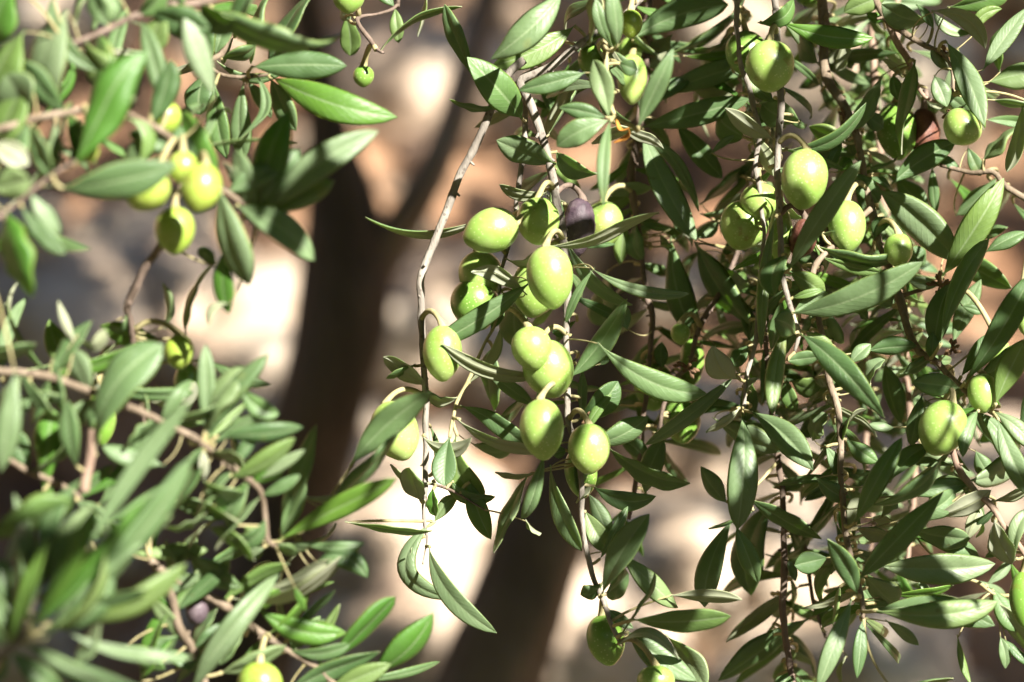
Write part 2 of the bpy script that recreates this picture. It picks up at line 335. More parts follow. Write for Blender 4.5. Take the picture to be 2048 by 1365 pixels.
THINGS = {
 'fa':'blurred near olive twig with a brown stem crossing the top left corner',
 'fb':'out-of-focus olive branch at upper left ending in a pale fan of leaves',
 'fc':'strongly blurred olive twig at the left edge with broad pale drooping leaves',
 'gb':'short dark olive stem below the single round olive at left, with bright leaf pair',
 'gc':'tan olive branch slanting down from the left edge with a pale cut stub',
 'gd':'thin tan olive twig low at the left edge, under the branch with the stub',
 'ge':'tan olive branch at bottom left with bright green leaves beside a shrivelled olive',
 'ff':'nearest, most blurred olive shoot, leaves fanning up from the bottom left',
 'ca':'olive twig at the top with large glossy leaf pointing right over the brown background',
 'cb':'thin olive twig at the top with a small round unripe olive hanging alone',
 'cc':'long bare grey olive stem left of the olive cluster, crescent leaf at its foot',
 'cd':'central hanging olive branch carrying the biggest cluster of green olives and a purple one',
 'ce':'olive shoot at top centre with a star-shaped fan of leaves and orange withered bits',
 'cf':'straight pale vertical olive stem right of centre with two large sunlit olives',
 'cg':'thin olive stem ending in two long pale hanging leaves below centre right',
 'ch':'knotty tan olive branch winding down the right side to the olive wrapped by a leaf',
 'ci':'pale olive stem running to the right edge below the leaf-wrapped olive',
 'cj':'tan olive branch at the top right with a dried red-brown olive and silvery leaves',
 'ck':'olive twig entering from the right edge above the large dusty leaf',
 'cl':'pinkish bare stem behind the leaves, nearer the right edge than its blurred neighbour',
 'cm':'blurred pinkish stem behind the leaves at right, the farther of the two bare ones',
 'cn':'hanging olive branch at lower right with two long horizontal leaves at its end',
 'co':'dark vertical olive stem at the lower right running out of the bottom of the photo',
 'cp':'short olive twig hidden among leaves between the dark stem and the lower right branch',
 'cq':'yellowish olive twig at the lower right edge with a big olive cut by the frame',
 'cr':'dark olive twig behind the centre with shaded olives and one with a dark bruise',
 'cs':'dark background olive twig just right of the central olive cluster',
}
# leaf: base x,y, tip x,y, apparent width, tone, sideways bow.  layer -> keys of stems it may grow on
LAYERS = {'F': ['f1','f2','f3','f4'], 'G': ['g1','g1b','g2','g2b','g3','g4','g4b','g5'],
          'C': ['c0','c1','b1','b1b','b2','b3','b3b','c2','d1','d2','e1','e1b','e4','e2','e2b','e5','f2s','f1s','f1t','z1','r1','h1','h2']}
LEAVES = {
'F': """20,1300,100,1070,36,B;70,1275,235,1090,40,M;100,1255,345,1030,38,L;80,1265,300,1180,36,M;55,1285,210,1365,34,L;10,1300,-30,1210,34,L;140,1230,290,1080,34,M;30,1290,30,1100,36,D;60,1195,120,950,38,M;75,1195,40,990,36,L;300,250,340,120,46,L;215,215,262,110,48,L;130,226,40,120,50,M;62,238,10,150,56,D;215,215,140,330,40,L;300,250,240,380,42,M;350,285,300,420,34,D;400,340,360,250,44,L;130,226,180,330,36,B;62,238,20,330,44,M;270,32,330,-40,44,D;220,58,180,-30,44,M;170,78,230,170,40,D;330,14,300,110,40,M;400,5,480,60,44,D;105,350,60,250,40,M;60,385,120,470,34,L;455,385,560,330,44,L;515,432,600,300,50,L;515,432,470,300,42,M;48,1238,110,1040,34,L;75,1195,180,1010,34,M;75,1195,260,1060,36,L;40,1270,-20,1180,36,M;30,-30,-10,90,62,B;50,60,-25,195,62,D;105,-15,190,140,32,L,-.18;135,20,88,215,72,M;150,330,265,92,62,B;215,215,200,72,46,M;55,150,-12,292,58,M;
60,248,95,352,24,M;112,240,105,352,22,L;222,-30,230,42,36,L;335,228,285,45,38,L;432,198,372,22,46,L;250,235,282,322,28,L,.35;345,302,258,268,32,L;
-20,285,58,332,42,U;120,378,355,332,58,M;430,405,368,222,64,B;512,425,568,222,62,B;525,432,757,262,52,L,.06;530,438,668,362,44,L,.05;470,412,630,522,56,L,.08;
440,375,497,570,44,D;450,495,456,628,32,B;462,608,420,652,16,U,-.3;500,402,452,325,26,U;15,420,60,597,74,B;42,412,132,508,30,L,-.06;
420,15,675,98,62,D,.06;300,20,420,60,40,D;520,-40,470,60,40,D;360,-40,350,20,40,M;180,-30,150,60,44,D;-20,380,60,360,60,M;
30,738,0,945,58,L;-30,1085,148,1005,72,D;60,1257,190,1010,44,B;90,1282,392,925,44,M;60,1262,300,990,46,B;175,1100,382,800,46,L;120,1240,372,1125,50,M,-.05;130,1262,382,1307,36,L,-.08;
50,1287,292,1382,50,L,-.06;20,1300,125,1385,54,L;45,1240,-5,1120,44,M;8,1135,45,1045,26,U;50,1240,70,1090,50,M;70,1250,20,1180,30,D;20,1300,-30,1380,50,M;85,1240,160,1090,44,B;100,1260,230,1140,46,M;-30,1210,40,1300,46,M;200,1240,150,1330,40,D""",
'G': """160,998,330,880,36,B;160,998,290,1090,34,M;205,1050,350,960,36,L;350,1160,440,1030,36,M;350,1225,460,1130,34,L;400,1185,330,1080,36,D;440,1207,580,1130,32,M;385,1298,300,1200,34,M;405,1345,330,1300,36,L;320,842,470,800,30,D;412,892,340,1010,34,M;470,937,390,1040,34,D;500,962,610,900,28,L;522,992,430,1100,34,D;575,1300,700,1290,28,M;530,1272,620,1190,28,B;205,785,300,700,34,D;100,755,180,640,34,D;40,745,120,860,36,M;60,945,150,870,34,D;412,892,350,960,36,D;320,842,250,900,40,M;320,842,380,760,34,L;470,937,520,860,32,L;500,962,440,1050,36,M;522,992,600,950,30,L;532,1035,470,1090,32,D;205,792,120,870,40,M;205,792,260,720,40,M;110,965,60,1050,46,M;160,998,230,930,40,L;60,945,20,860,44,M;160,998,200,1080,44,D;400,1185,460,1120,40,L;440,1207,380,1290,40,M;475,1232,560,1180,34,B;530,1272,480,1350,36,L;575,1300,650,1240,34,L;368,1268,300,1330,38,M;385,1298,450,1250,36,L;350,1225,280,1180,38,B;185,785,140,700,40,D;40,745,-10,830,46,M;100,755,60,850,42,D;328,658,322,567,28,D,-.12;370,672,432,522,42,D;430,535,397,497,22,D;328,680,200,652,48,B;150,690,116,602,20,U;168,762,95,640,44,M;150,672,208,655,25,V,-.5;
190,752,238,685,35,D;212,650,258,635,32,D,-.3;-40,718,73,690,42,D;190,912,330,690,68,M;105,712,124,834,42,M;30,842,68,790,26,M;85,985,105,820,58,B;155,938,135,800,50,M;
300,802,382,750,45,V,-.25;195,1015,372,808,58,M;330,932,205,893,48,L;412,882,410,690,36,M;416,886,537,710,40,M;412,872,497,733,58,D;425,890,532,828,26,L;420,900,492,912,34,V;
405,900,410,957,24,U;430,872,607,858,44,M;455,957,592,880,44,M;500,972,572,924,36,B;495,960,418,1018,38,B;400,955,492,987,40,D;420,722,543,773,30,M;480,770,553,832,38,M,-.1;
462,865,484,836,26,D;560,1062,632,850,50,M;562,1078,612,965,40,L;640,1032,803,865,58,M;700,932,862,785,60,M+;715,905,772,852,28,L;595,988,705,983,13,U,-.1;
556,1082,792,964,48,B+;395,1000,477,1045,44,D;415,1055,507,1124,44,D;530,1088,493,1048,30,L;530,1092,488,1112,28,M;460,1195,677,1104,46,V;520,1182,677,1116,40,V;600,1086,727,1090,24,M;
640,1135,722,1094,32,D;552,1095,595,1102,26,D;620,1140,735,1155,42,L,.25;512,1215,690,1268,48,B,-.1;565,1258,692,1268,36,B;588,1172,612,1222,14,B;580,1272,675,1185,14,D;608,1317,679,1208,24,L;
640,1272,640,1338,13,L;660,1332,794,1198,50,B;742,1348,866,1227,46,B;570,1388,762,1310,46,M;650,1385,782,1328,44,L;380,1392,547,1163,58,L+;440,1347,572,1290,40,D;255,1108,417,1100,38,L;
268,1192,402,1150,34,L;340,1232,404,1146,38,L;280,1345,332,1208,44,B;350,1372,422,1280,42,M;278,1368,342,1268,44,B;60,1125,20,1060,50,M;120,1070,60,1130,50,M;150,1000,220,1060,44,M;
420,1020,330,1060,40,D;330,1000,470,1035,40,M;200,1120,140,1200,40,D;370,1100,480,1180,38,D;300,1000,380,1010,30,D;250,1290,330,1340,36,D;500,1250,440,1330,36,D;205,800,180,870,30,M;60,780,130,800,30,D""",
'C': """415,142,393,15,46,D;430,112,452,25,36,M;550,-30,500,128,50,D;537,148,637,-30,54,M;500,135,693,133,56,M+;440,118,512,108,40,D;540,152,778,241,62,B+;540,155,592,262,36,D;512,148,458,266,24,L+,.28;
430,165,452,318,42,M;488,160,485,318,38,M;493,163,542,236,30,L;410,150,400,230,44,M;762,103,926,18,30,D,.1;790,15,797,86,30,L;852,-15,832,73,32,D;690,30,700,112,40,M-;
790,15,750,-30,30,L;700,45,690,-20,40,D-;945,156,882,12,30,D,-.12;1046,240,934,114,68,M+;1128,-20,982,118,62,L;1152,50,984,132,54,L;1172,145,1037,181,42,L;1008,215,898,200,34,D;
1112,330,992,284,38,D;1110,302,1198,347,42,D;1095,275,1160,163,54,V-;1218,240,1187,120,48,L;1221,240,1113,292,48,L;1216,236,1118,214,32,L;1190,-22,1180,92,50,V;1260,80,1456,8,50,M+;1235,95,1221,-32,36,L+;
1228,100,1193,-2,26,M;1330,112,1512,-12,42,D;1345,70,1298,137,48,V;1275,258,1346,110,42,M+;1290,215,1381,158,36,L;1310,192,1536,118,48,M;1375,168,1469,162,28,V;1370,178,1482,165,30,B-;1370,96,1462,75,20,D;
1365,112,1476,108,16,B;1490,150,1544,201,30,M;1280,256,1500,198,48,M+;1548,278,1453,213,34,V;1500,265,1548,352,30,V;1285,262,1394,482,60,L+;1275,272,1392,415,30,L+,.12;1350,245,1444,358,44,L;
1222,238,1208,412,26,L+;1282,232,1230,104,25,L+;1236,125,1275,140,30,M;1400,412,1517,308,58,D-;1420,310,1469,271,16,L;1490,276,1428,233,46,D-;1602,242,1522,218,46,D-;1572,300,1732,205,42,M,-.15;1558,42,1747,75,44,B,-.05;
1515,46,1592,12,32,M;1780,-12,1688,25,46,L;1775,42,1733,27,22,B;1702,68,1671,147,42,V;1712,110,1702,138,20,D-;1862,42,1763,8,36,D;1895,15,2032,-22,42,M;1945,72,2004,18,28,L,.2;1862,22,1969,96,38,U+,.2;
1865,20,1946,66,30,L,-.2;1868,60,1835,8,26,L;1890,80,1968,252,48,L+;1915,95,1977,250,46,L;1965,142,2058,12,36,L;1975,165,2085,140,50,L;1985,200,2070,213,26,D;1970,240,2075,252,23,L;2050,195,2022,347,36,V;
1965,322,2034,248,50,M;1830,120,1793,306,52,D+;1868,150,1894,214,42,M+;1860,95,1901,142,38,U;1890,188,1947,236,32,M;1806,156,1767,117,24,V;1766,148,1704,260,28,D;1786,148,1796,202,32,M;1725,225,1767,256,36,L;
1692,287,1618,253,42,D;1650,347,1683,284,24,L;1675,347,1702,318,30,B;1735,337,1797,324,22,D;1780,372,1912,284,40,M;1872,308,1918,332,26,L;1935,293,1962,352,28,L;2000,150,1990,60,30,D-;
975,432,731,437,26,V,.14;1102,382,1000,367,22,V,.1;1012,516,1099,480,34,V+,-.25;1055,590,949,531,26,V+;1062,564,849,699,38,M+;982,662,1009,619,24,L;1035,590,1042,702,50,D-;1100,375,1105,477,25,D;
1120,395,1118,470,16,L;1090,492,1306,393,27,V+,-.08;1130,475,1264,612,44,M,-.1;1180,535,1379,588,24,M+,-.08;1215,540,1207,652,46,D-;1190,535,1131,647,18,M+;1138,757,1249,597,46,M+;1255,662,1231,607,34,L+;
1145,670,1104,664,20,L;1198,387,1305,377,34,M;1320,440,1268,424,34,L,.3;1250,445,1240,530,34,L;1275,445,1282,522,40,D;1345,460,1284,447,18,M;1368,476,1350,424,22,L;1385,475,1437,449,28,L;1400,430,1455,424,22,D;
1320,470,1347,502,26,D;1341,470,1388,676,50,M;1350,478,1385,494,10,U,.5;1400,500,1369,567,50,D-;1390,482,1514,572,58,V;1392,485,1517,665,68,D;1478,590,1505,692,30,L;1552,430,1528,693,25,L+;1575,510,1545,590,38,M+;
1578,542,1723,321,42,M+;1577,545,1652,602,46,L-;1582,597,1647,579,18,L;1585,627,1657,585,28,M;1592,667,1552,639,40,L+;1562,600,1546,702,40,M-;1582,627,1846,524,56,M+;1630,490,1802,527,54,M;1640,513,1762,547,26,M;
1640,466,1701,447,24,V;1690,345,1758,406,40,L;1735,355,1785,378,20,L;1752,378,1912,527,58,D;1900,500,2023,577,58,M-;1790,350,1857,417,48,L-;1865,330,1872,427,22,M;1910,432,1989,361,40,L-;1882,556,2006,364,58,M+;
1968,507,2052,464,38,L;1965,477,2014,454,30,L-;1880,692,1976,476,34,M+;1868,700,1894,569,48,M;1928,767,2062,553,55,M+;1905,692,1962,559,40,L-;1922,612,1968,627,20,L;1970,682,2050,638,24,B;1882,568,1818,560,26,L;
1800,500,1852,527,46,L-;1750,482,1784,438,30,M;1670,607,1754,597,44,L-;1755,590,1784,612,22,D;1650,610,1672,692,46,D-;1610,662,1667,702,30,L;1705,610,1735,640,24,D-;
1128,739,884,690,24,V+,.1;918,793,847,764,26,V,.25;857,771,769,711,34,V;832,730,774,761,22,D;845,872,947,871,28,V+,-.25;915,838,1109,889,22,V+,-.1;937,769,1002,660,38,V;985,690,986,824,48,D-;968,740,1069,812,30,M;
1055,800,1003,837,50,D-;920,812,1062,917,42,M,.1;945,890,1023,903,48,D-;900,870,888,972,40,M+;913,868,967,1002,44,D;938,960,982,1080,44,L;902,960,991,994,30,L,-.22;842,1003,820,934,46,V+;870,962,784,925,22,V,.2;
868,1047,913,985,24,M;865,975,871,1033,28,B;860,850,873,962,25,L-;1065,946,991,942,22,V,.1;1090,905,1047,1047,30,L+;1055,950,989,1107,38,D;1135,848,1090,900,26,D;1135,900,1104,907,26,L;1100,930,1165,1102,30,D;
1155,842,1237,764,40,M;1160,890,1222,788,18,M;1160,892,1297,834,32,M;1165,735,1165,838,30,L-;1146,905,1156,985,13,L;1185,970,1154,1008,32,V;1185,972,1312,996,36,M;1290,992,1326,880,42,M+;1175,985,1217,1083,38,L;
1195,686,1413,794,50,M+,-.08;1198,732,1218,708,18,L;1225,776,1323,737,14,M;1325,742,1324,684,28,M;1475,747,1289,891,32,L;1476,756,1424,693,44,V+;1433,688,1415,732,16,U;1500,690,1464,732,26,D;1492,792,1518,758,14,V;
1492,752,1490,842,36,D-;1578,640,1545,827,35,L+;1530,682,1531,812,28,L;1570,750,1591,822,30,M;1570,722,1643,714,28,M;1580,762,1640,784,30,D;1478,815,1406,862,24,U+;1425,836,1562,902,42,D-;1485,826,1475,1058,58,L+;
1500,822,1626,942,54,L+;1455,1007,1401,934,38,M;1495,996,1642,1083,50,M;1545,975,1609,964,25,M;1590,882,1643,838,40,D-;1215,895,1379,971,45,D-;1235,865,1302,922,36,M;1230,806,1317,799,32,D-;1240,862,1312,849,28,D-;
1600,667,1767,834,56,L+;1700,727,1742,688,32,L;1735,702,1833,694,36,M;1740,772,1767,718,30,D;1770,725,1803,848,54,M-;1800,749,1866,714,34,M;1920,776,1829,764,46,L+;1850,800,1872,832,20,U;1845,786,1821,892,38,L;
1957,820,1925,912,28,L+;1945,878,1878,902,16,U;1955,822,2023,932,42,L;1995,836,2062,992,42,L+;1985,822,2073,902,40,L;1920,756,1976,668,30,L;1945,756,2042,688,45,M;1990,812,2053,678,54,M+;1866,722,1870,660,28,M;
1710,1046,1803,876,46,M+;1735,1012,1887,924,40,M+;1778,966,1852,893,30,M;1690,876,1757,926,36,L;1800,920,1902,931,26,L-;1795,992,1937,969,36,L;1632,955,1699,1001,36,M;1650,890,1681,957,30,L;1625,882,1652,828,46,D-;
1680,892,1722,813,30,D;1790,856,1739,848,22,L;1800,1042,1914,984,40,M;1870,1032,1982,981,35,V;1940,962,2043,924,40,M-;1985,1002,2073,964,28,V;1765,1037,1797,998,35,V;1600,1050,1657,1038,50,D;1700,1062,1737,1003,28,V;
1715,1162,1887,983,52,M+;1755,1132,1992,1131,56,M;1830,1076,1960,1113,36,L;1820,1060,1940,1080,34,D-;1710,1055,1785,1071,34,V;1740,1035,1805,1052,30,V-;1716,1193,1656,1081,48,M+;1657,1115,1589,1131,44,L;1680,1170,1665,1252,26,D;
1730,1150,1792,1212,42,D-;1748,1221,1997,1207,52,M+;1748,1222,1990,1252,52,L,.08;1770,1240,1837,1292,26,M;1705,1195,1634,1380,38,L+;1725,1240,1714,1357,28,L;1630,1200,1667,1247,35,M;1915,1270,1941,1368,18,L;
1695,1310,1684,1370,18,V;1780,1378,1907,1355,24,V;1930,1087,1961,1018,32,U;1990,1040,2027,1127,48,V;2030,1122,2058,1018,30,M;1970,1172,2022,1123,25,L;1985,1176,2042,1262,50,L;1985,1200,2068,1313,45,V;2000,1272,2011,1338,24,L;
2008,1278,2065,1333,22,L;1835,1160,1862,1192,20,L;1780,1190,1907,1179,30,B-;1203,1192,1297,1029,54,M+;1198,1122,1256,1013,25,L;1235,1100,1357,1217,46,L;1340,1190,1484,1196,24,V;1243,1272,1331,1156,28,V+;1262,1240,1462,1232,52,M+;
1215,1218,1267,1257,25,L;1253,1262,1393,1362,60,L;1240,1290,1360,1322,24,U+,.22;1330,1270,1412,1378,40,D-;1210,1190,1258,1148,46,D-;1470,1030,1404,1214,44,M;1470,1048,1516,1167,42,L+;1545,1000,1494,1192,54,D-;1510,1020,1417,1059,24,D;
1625,1060,1539,1122,30,D;1620,1100,1544,1152,44,D-;1602,1170,1452,1284,34,V;1622,1235,1439,1364,42,D;1587,1340,1549,1388,35,L;1575,1118,1592,1163,20,L;1545,1038,1562,1018,16,L;690,1045,864,1072,34,D+,-.05;868,1040,906,1202,40,M,-.42;
857,1090,988,1267,42,M+,-.04;825,1080,816,1119,20,V;1050,1040,1082,1069,26,D;1170,1020,1216,1102,44,L;1207,1165,1161,1191,36,D;2040,880,2070,760,40,M-;1640,130,1600,60,40,D-;1950,900,1985,960,36,M-"""
}
# olive: layer, x, y, width, height, lean of its axis (deg, + = tip to the right), kind
OLIVES = """C,982,462,84,106,-72,olive+;C,962,552,84,96,10,olive-;C,950,608,90,98,20,olive_dark;C,1076,442,82,88,0,olive;C,1157,455,66,116,-8,purple;C,1208,448,74,86,5,olive;C,1100,554,88,118,8,olive+;C,1072,575,92,112,-10,olive-;
C,885,706,74,104,0,olive;C,1063,696,76,82,8,olive+;C,1097,738,96,110,15,olive;C,1084,858,84,114,4,olive+;C,790,862,90,114,20,olive;C,1178,897,80,94,0,olive;C,1162,945,62,96,5,olive_dark;C,1364,842,72,84,4,olive_dark;
C,1308,772,76,92,0,olive_dark;C,1361,668,38,40,0,olive;C,1384,722,46,90,0,olive_dark;C,1488,450,92,94,-20,olive+;C,1609,358,88,114,-6,olive;C,1520,404,76,70,0,olive-;C,1562,472,46,110,0,olive-;C,1606,478,54,76,-10,brown;
C,1632,492,34,60,0,purple;C,1694,452,72,98,0,olive;C,1797,500,56,64,0,olive;C,1885,856,92,106,-22,olive;C,1966,786,60,74,0,olive;C,1794,262,78,108,5,olive_dark;C,1924,255,76,68,-40,olive;C,1848,268,62,98,0,brown;
C,1540,132,92,98,0,olive;C,1492,106,78,84,0,olive_dark;C,1262,48,44,54,0,olive_yellow;C,1262,100,46,50,-20,olive;C,1264,158,58,96,0,olive;C,1182,120,50,62,0,olive_dark;C,2050,614,46,104,0,olive;C,2048,1198,56,104,0,olive_dark;
C,697,-6,62,62,0,olive;C,727,153,40,40,0,olive_dark;C,1212,1280,72,96,10,olive_dark;C,1312,1364,72,62,0,olive;C,1622,-8,62,44,0,olive_dark;C,1992,702,52,52,0,olive;F,292,376,92,86,-30,olive_yellow;F,402,376,76,92,-12,olive_yellow+;
G,349,461,76,90,0,olive_yellow+;F,330,236,60,66,0,olive_yellow-;F,366,335,56,60,0,olive_yellow;F,178,302,38,46,0,olive_yellow;G,358,704,56,64,0,olive_yellow;G,376,768,54,76,0,olive_dark;G,204,830,56,112,0,olive_dark;G,520,1372,86,92,0,olive_yellow;G,394,1222,46,56,0,purple"""
# ------------------------------------------------------------------ ground, slope and stones behind the branches
def gz(x, y):
    s = max(0.0, y - 2.6); b = .80 * s if s < 6 else 4.8 + (s - 6) * .25
    f = min(1, s * 1.5)
    b += f * (.10 * noise.noise(Vector((x * 1.7, y * 1.7, 0))) + .05 * noise.noise(Vector((x * 5, y * 5, 3))) + .02 * noise.noise(Vector((x * 14, y * 14, 7))))
    return b + .01 * noise.noise(Vector((x * 6, y * 6, 9)))
def ground():
    def axis(lo, hi, fine0, fine1, fs):
        r = []; v = fine0
        while v < fine1: r.append(v); v += fs
        r.append(fine1); st = fs; v = fine1
        while v < hi: st *= 1.35; v += st; r.append(min(v, hi))
        st = fs; v = fine0; l = []
        while v > lo: st *= 1.35; v -= st; l.append(max(v, lo))
        return l[::-1] + r
    xs = axis(-80, 80, -1.6, 1.6, .03); ys = axis(-60, 120, 2.4, 5.4, .03)
    V = [(x, y, gz(x, y)) for y in ys for x in xs]; nx = len(xs)
    F = [(j * nx + i, j * nx + i + 1, (j + 1) * nx + i + 1, (j + 1) * nx + i) for j in range(len(ys) - 1) for i in range(nx - 1)]
    n = N('dry_earth'); ob = n.add('ShaderNodeTexCoord').outputs['Object']
    a = n.noise(3.2, 5, ob); b = n.noise(14, 5, ob, .65); c = n.noise(60, 4, ob)
    base = n.ramp(a, [(.38, (.075, .036, .02)), (.47, (.25, .12, .06)), (.57, (.36, .20, .11)), (.68, (.45, .32, .21))])
    base = n.mix(n.ramp(b, [(.40, (0, 0, 0)), (.62, (.45, .45, .45))]), base, (.44, .29, .18))
    base = n.mix(n.math('MULTIPLY', c, .4), base, (.22, .13, .08))
    sp = n.add('ShaderNodeSeparateXYZ'); n.link(ob, sp.inputs[0])      # unseen level ground in front, darkened to cut bounce light
    bounce_cut = n.ramp(n.math('MULTIPLY', n.math('ADD', sp.outputs[1], n.math('MULTIPLY', b, .4)), .1), [(.27, (1, 1, 1)), (.30, (0, 0, 0))])
    base = n.mix(bounce_cut, base, n.ramp(b, [(.3, (.05, .035, .02)), (.7, (.10, .075, .045))]))
    m = n.done(n.bsdf(base, .9, .15, bump=n.math('ADD', b, n.math('MULTIPLY', c, .4)), bs=.7, bd=.03))
    tag(link('ground', mesh('ground', V, F, [m])), kind='structure')
ground()
def sky_block_hills():  # unseen ring of high ground added to block low skylight
    V = []; F = []; n = 96
    for i in range(n):
        a = 2 * math.pi * i / n; d = Vector((math.cos(a), math.sin(a), 0)); o = noise.noise(d * 2.1) * 3 + noise.noise(d * 6) * 1.2
        for r, z in ((30, -1), (36, 5 + o * .4), (44, 16 + o), (56, 24 + o), (74, 20), (79, -1)): V.append(d * r + Vector((0, 0, z)))
    for i in range(n):
        j = (i + 1) % n
        for k in range(5): F.append((i * 6 + k, i * 6 + k + 1, j * 6 + k + 1, j * 6 + k))
    nn = N('sky_block_hill'); ob = nn.add('ShaderNodeTexCoord').outputs['Object']
    m = nn.done(nn.bsdf(nn.ramp(nn.noise(.5, 6, ob, .7), [(.4, (.022, .034, .014)), (.55, (.045, .06, .026)), (.7, (.12, .09, .06))]), .95, .1))
    tag(link('sky_block_hills', mesh('sky_block_hills', V, F, [m])), kind='structure')
sky_block_hills()
def hit(px, py):
    d = at(px, py, 1) - CO; s = 2.7
    for _ in range(400):
        p = CO + d * s
        if p.z < gz(p.x, p.y): return p
        s += .01
    return p
def stone_mat():
    n = N('pale_limestone'); ob = n.add('ShaderNodeTexCoord').outputs['Object']; rnd = n.add('ShaderNodeObjectInfo').outputs['Random']
    base = n.ramp(n.noise(9, 5, ob, .65), [(.34, (.13, .085, .06)), (.47, (.40, .31, .22)), (.64, (.62, .53, .42))])
    base = n.mix(n.math('MULTIPLY', rnd, .45), base, (.46, .31, .22))
    return n.done(n.bsdf(base, .85, .2, bump=n.noise(30, 5, ob), bs=.6, bd=.02))
M['stone'] = stone_mat()
def stone_geo(V, F, ctr, sx, sy, sz, seed, sub=12):
    b = len(V); o = Vector((seed * 7.3, seed * 3.1, 0)); NR, NS = sub, sub * 2
    yaw = seed * 2.39; cy, sy_ = math.cos(yaw), math.sin(yaw)
    for i in range(NR + 1):
        th = math.pi * i / NR
        for k in range(NS):
            a = 2 * math.pi * k / NS; d = Vector((math.sin(th) * math.cos(a), math.sin(th) * math.sin(a), math.cos(th)))
            d = Vector([math.copysign(abs(c_) ** .72, c_) for c_ in d])
            f = 1 + .22 * noise.noise(d * 1.3 + o) + .08 * noise.noise(d * 4 + o)
            p = Vector((d.x * sx, d.y * sy, d.z * sz)) * f
            V.append(ctr + Vector((p.x * cy - p.y * sy_, p.x * sy_ + p.y * cy, p.z)))
    for i in range(NR):
        for k in range(NS):
            k2 = (k + 1) % NS; F.append((b + i * NS + k, b + (i + 1) * NS + k, b + (i + 1) * NS + k2, b + i * NS + k2))
ROCKS = [ # x, y in the photo, size (m), label
 (500, 700, .15, 'sunlit cream rock left of the dark left trunk, half way down'),
 (350, 560, .13, 'grey blurred rock behind the small dark stem at left'),
 (110, 620, .15, 'shaded greyish rock at the left edge below the pale drooping leaves'),
 (270, 480, .10, 'mauve rock directly behind the single round olive at left'),
 (840, 1240, .24, 'large glaring white rock between the two trunks at the bottom'),
 (780, 1060, .19, 'white sunlit rock at the foot of the long bare hanging stem'),
 (700, 1330, .15, 'glaring rock at the bottom edge, right of the fresh green leaf pair'),
 (880, 700, .12, 'pale rock behind the long bare hanging stem'),
 (930, 560, .11, 'mauve grey rock between the left trunk and the olive cluster'),
 (1420, 880, .14, 'grey rock seen through the gap right of the bruised olive'),
 (1400, 1090, .17, 'bright cream rock low behind the pair of hanging leaves'),
 (1930, 940, .13, 'greyish rock behind the leaf-wrapped olive'),
 (820, 130, .13, 'dim brown-grey rock at the top between the two limbs'),
 (1140, 1330, .13, 'orange-tinted rock at the bottom right of the lower trunk'),
 (1700, 1290, .16, 'shaded grey rock at the bottom under the lower right branch'),
 (1740, 120, .14, 'mauve grey rock behind the tan branch at the top right'),
]
for i, (px, py, s, lab) in enumerate(ROCKS):
    p = hit(px, py); V = []; F = []
    stone_geo(V, F, Vector((0, 0, 0)), s, s * .8, s * .62, i + 1)
    o = link('rock', mesh('rock', V, F, ['stone'])); o.location = p + Vector((0, .03, -s * .3)); tag(o, lab, 'rock', 'rocks on the slope')
rg = random.Random(5); V = []; F = []
for i in range(620):
    x = rg.uniform(-1.2, 1.2); y = rg.uniform(3.0, 5.0); s = .014 + .085 * rg.random() ** 2.2
    stone_geo(V, F, Vector((x, y, gz(x, y) + s * .1)), s, s * .8, s * .6, i, 5)
tag(link('gravel', mesh('gravel', V, F, ['stone'])), 'loose pale stones strewn over the brown slope', 'gravel', kind='stuff')

# ------------------------------------------------------------------ the two olive trunks behind, with unseen foliage added to shade them
def trunk_part(parent, name, P, seed, mat='trunk'):
    pts = catmull(P, 30); V = []; F = []; C = [at(p[0], p[1], p[2]) for p in pts]; ns = 28
    rad = [p[3] * PX * p[2] / FOCUS for p in pts]; prev = None
    for i, c in enumerate(C):
        t = (C[min(i + 1, len(C) - 1)] - C[max(i - 1, 0)]).normalized()
        if prev is None: prev = t.orthogonal().normalized()
        s = (prev - t * prev.dot(t)).normalized(); prev = s; q = t.cross(s)
        for k in range(ns):
            a = 2 * math.pi * k / ns; d = s * math.cos(a) + q * math.sin(a)
            f = 1 + .16 * noise.noise(d * 1.6 + Vector((seed, 0, i * .10))) + .09 * noise.noise(d * 4 + Vector((seed, 0, i * .2)))
            V.append(c + d * rad[i] * f)
    for i in range(len(C) - 1):
        for k in range(ns):
            k2 = (k + 1) % ns; F.append((i * ns + k, i * ns + k2, (i + 1) * ns + k2, (i + 1) * ns + k))
    return link(name, mesh(name, V, F, [mat]), parent)
SUNLIT = [(430,250),(300,380),(560,200),(200,200),(1488,450),(1609,358),(1100,554),(1178,897),(1084,858),(1097,738),(1885,856),(1063,695),(982,462),(885,706),(1694,452),(1340,380),(1210,320),(1475,930),(1560,880),(1690,740),(1920,240),(1330,1290),(1180,180),(1080,60)]
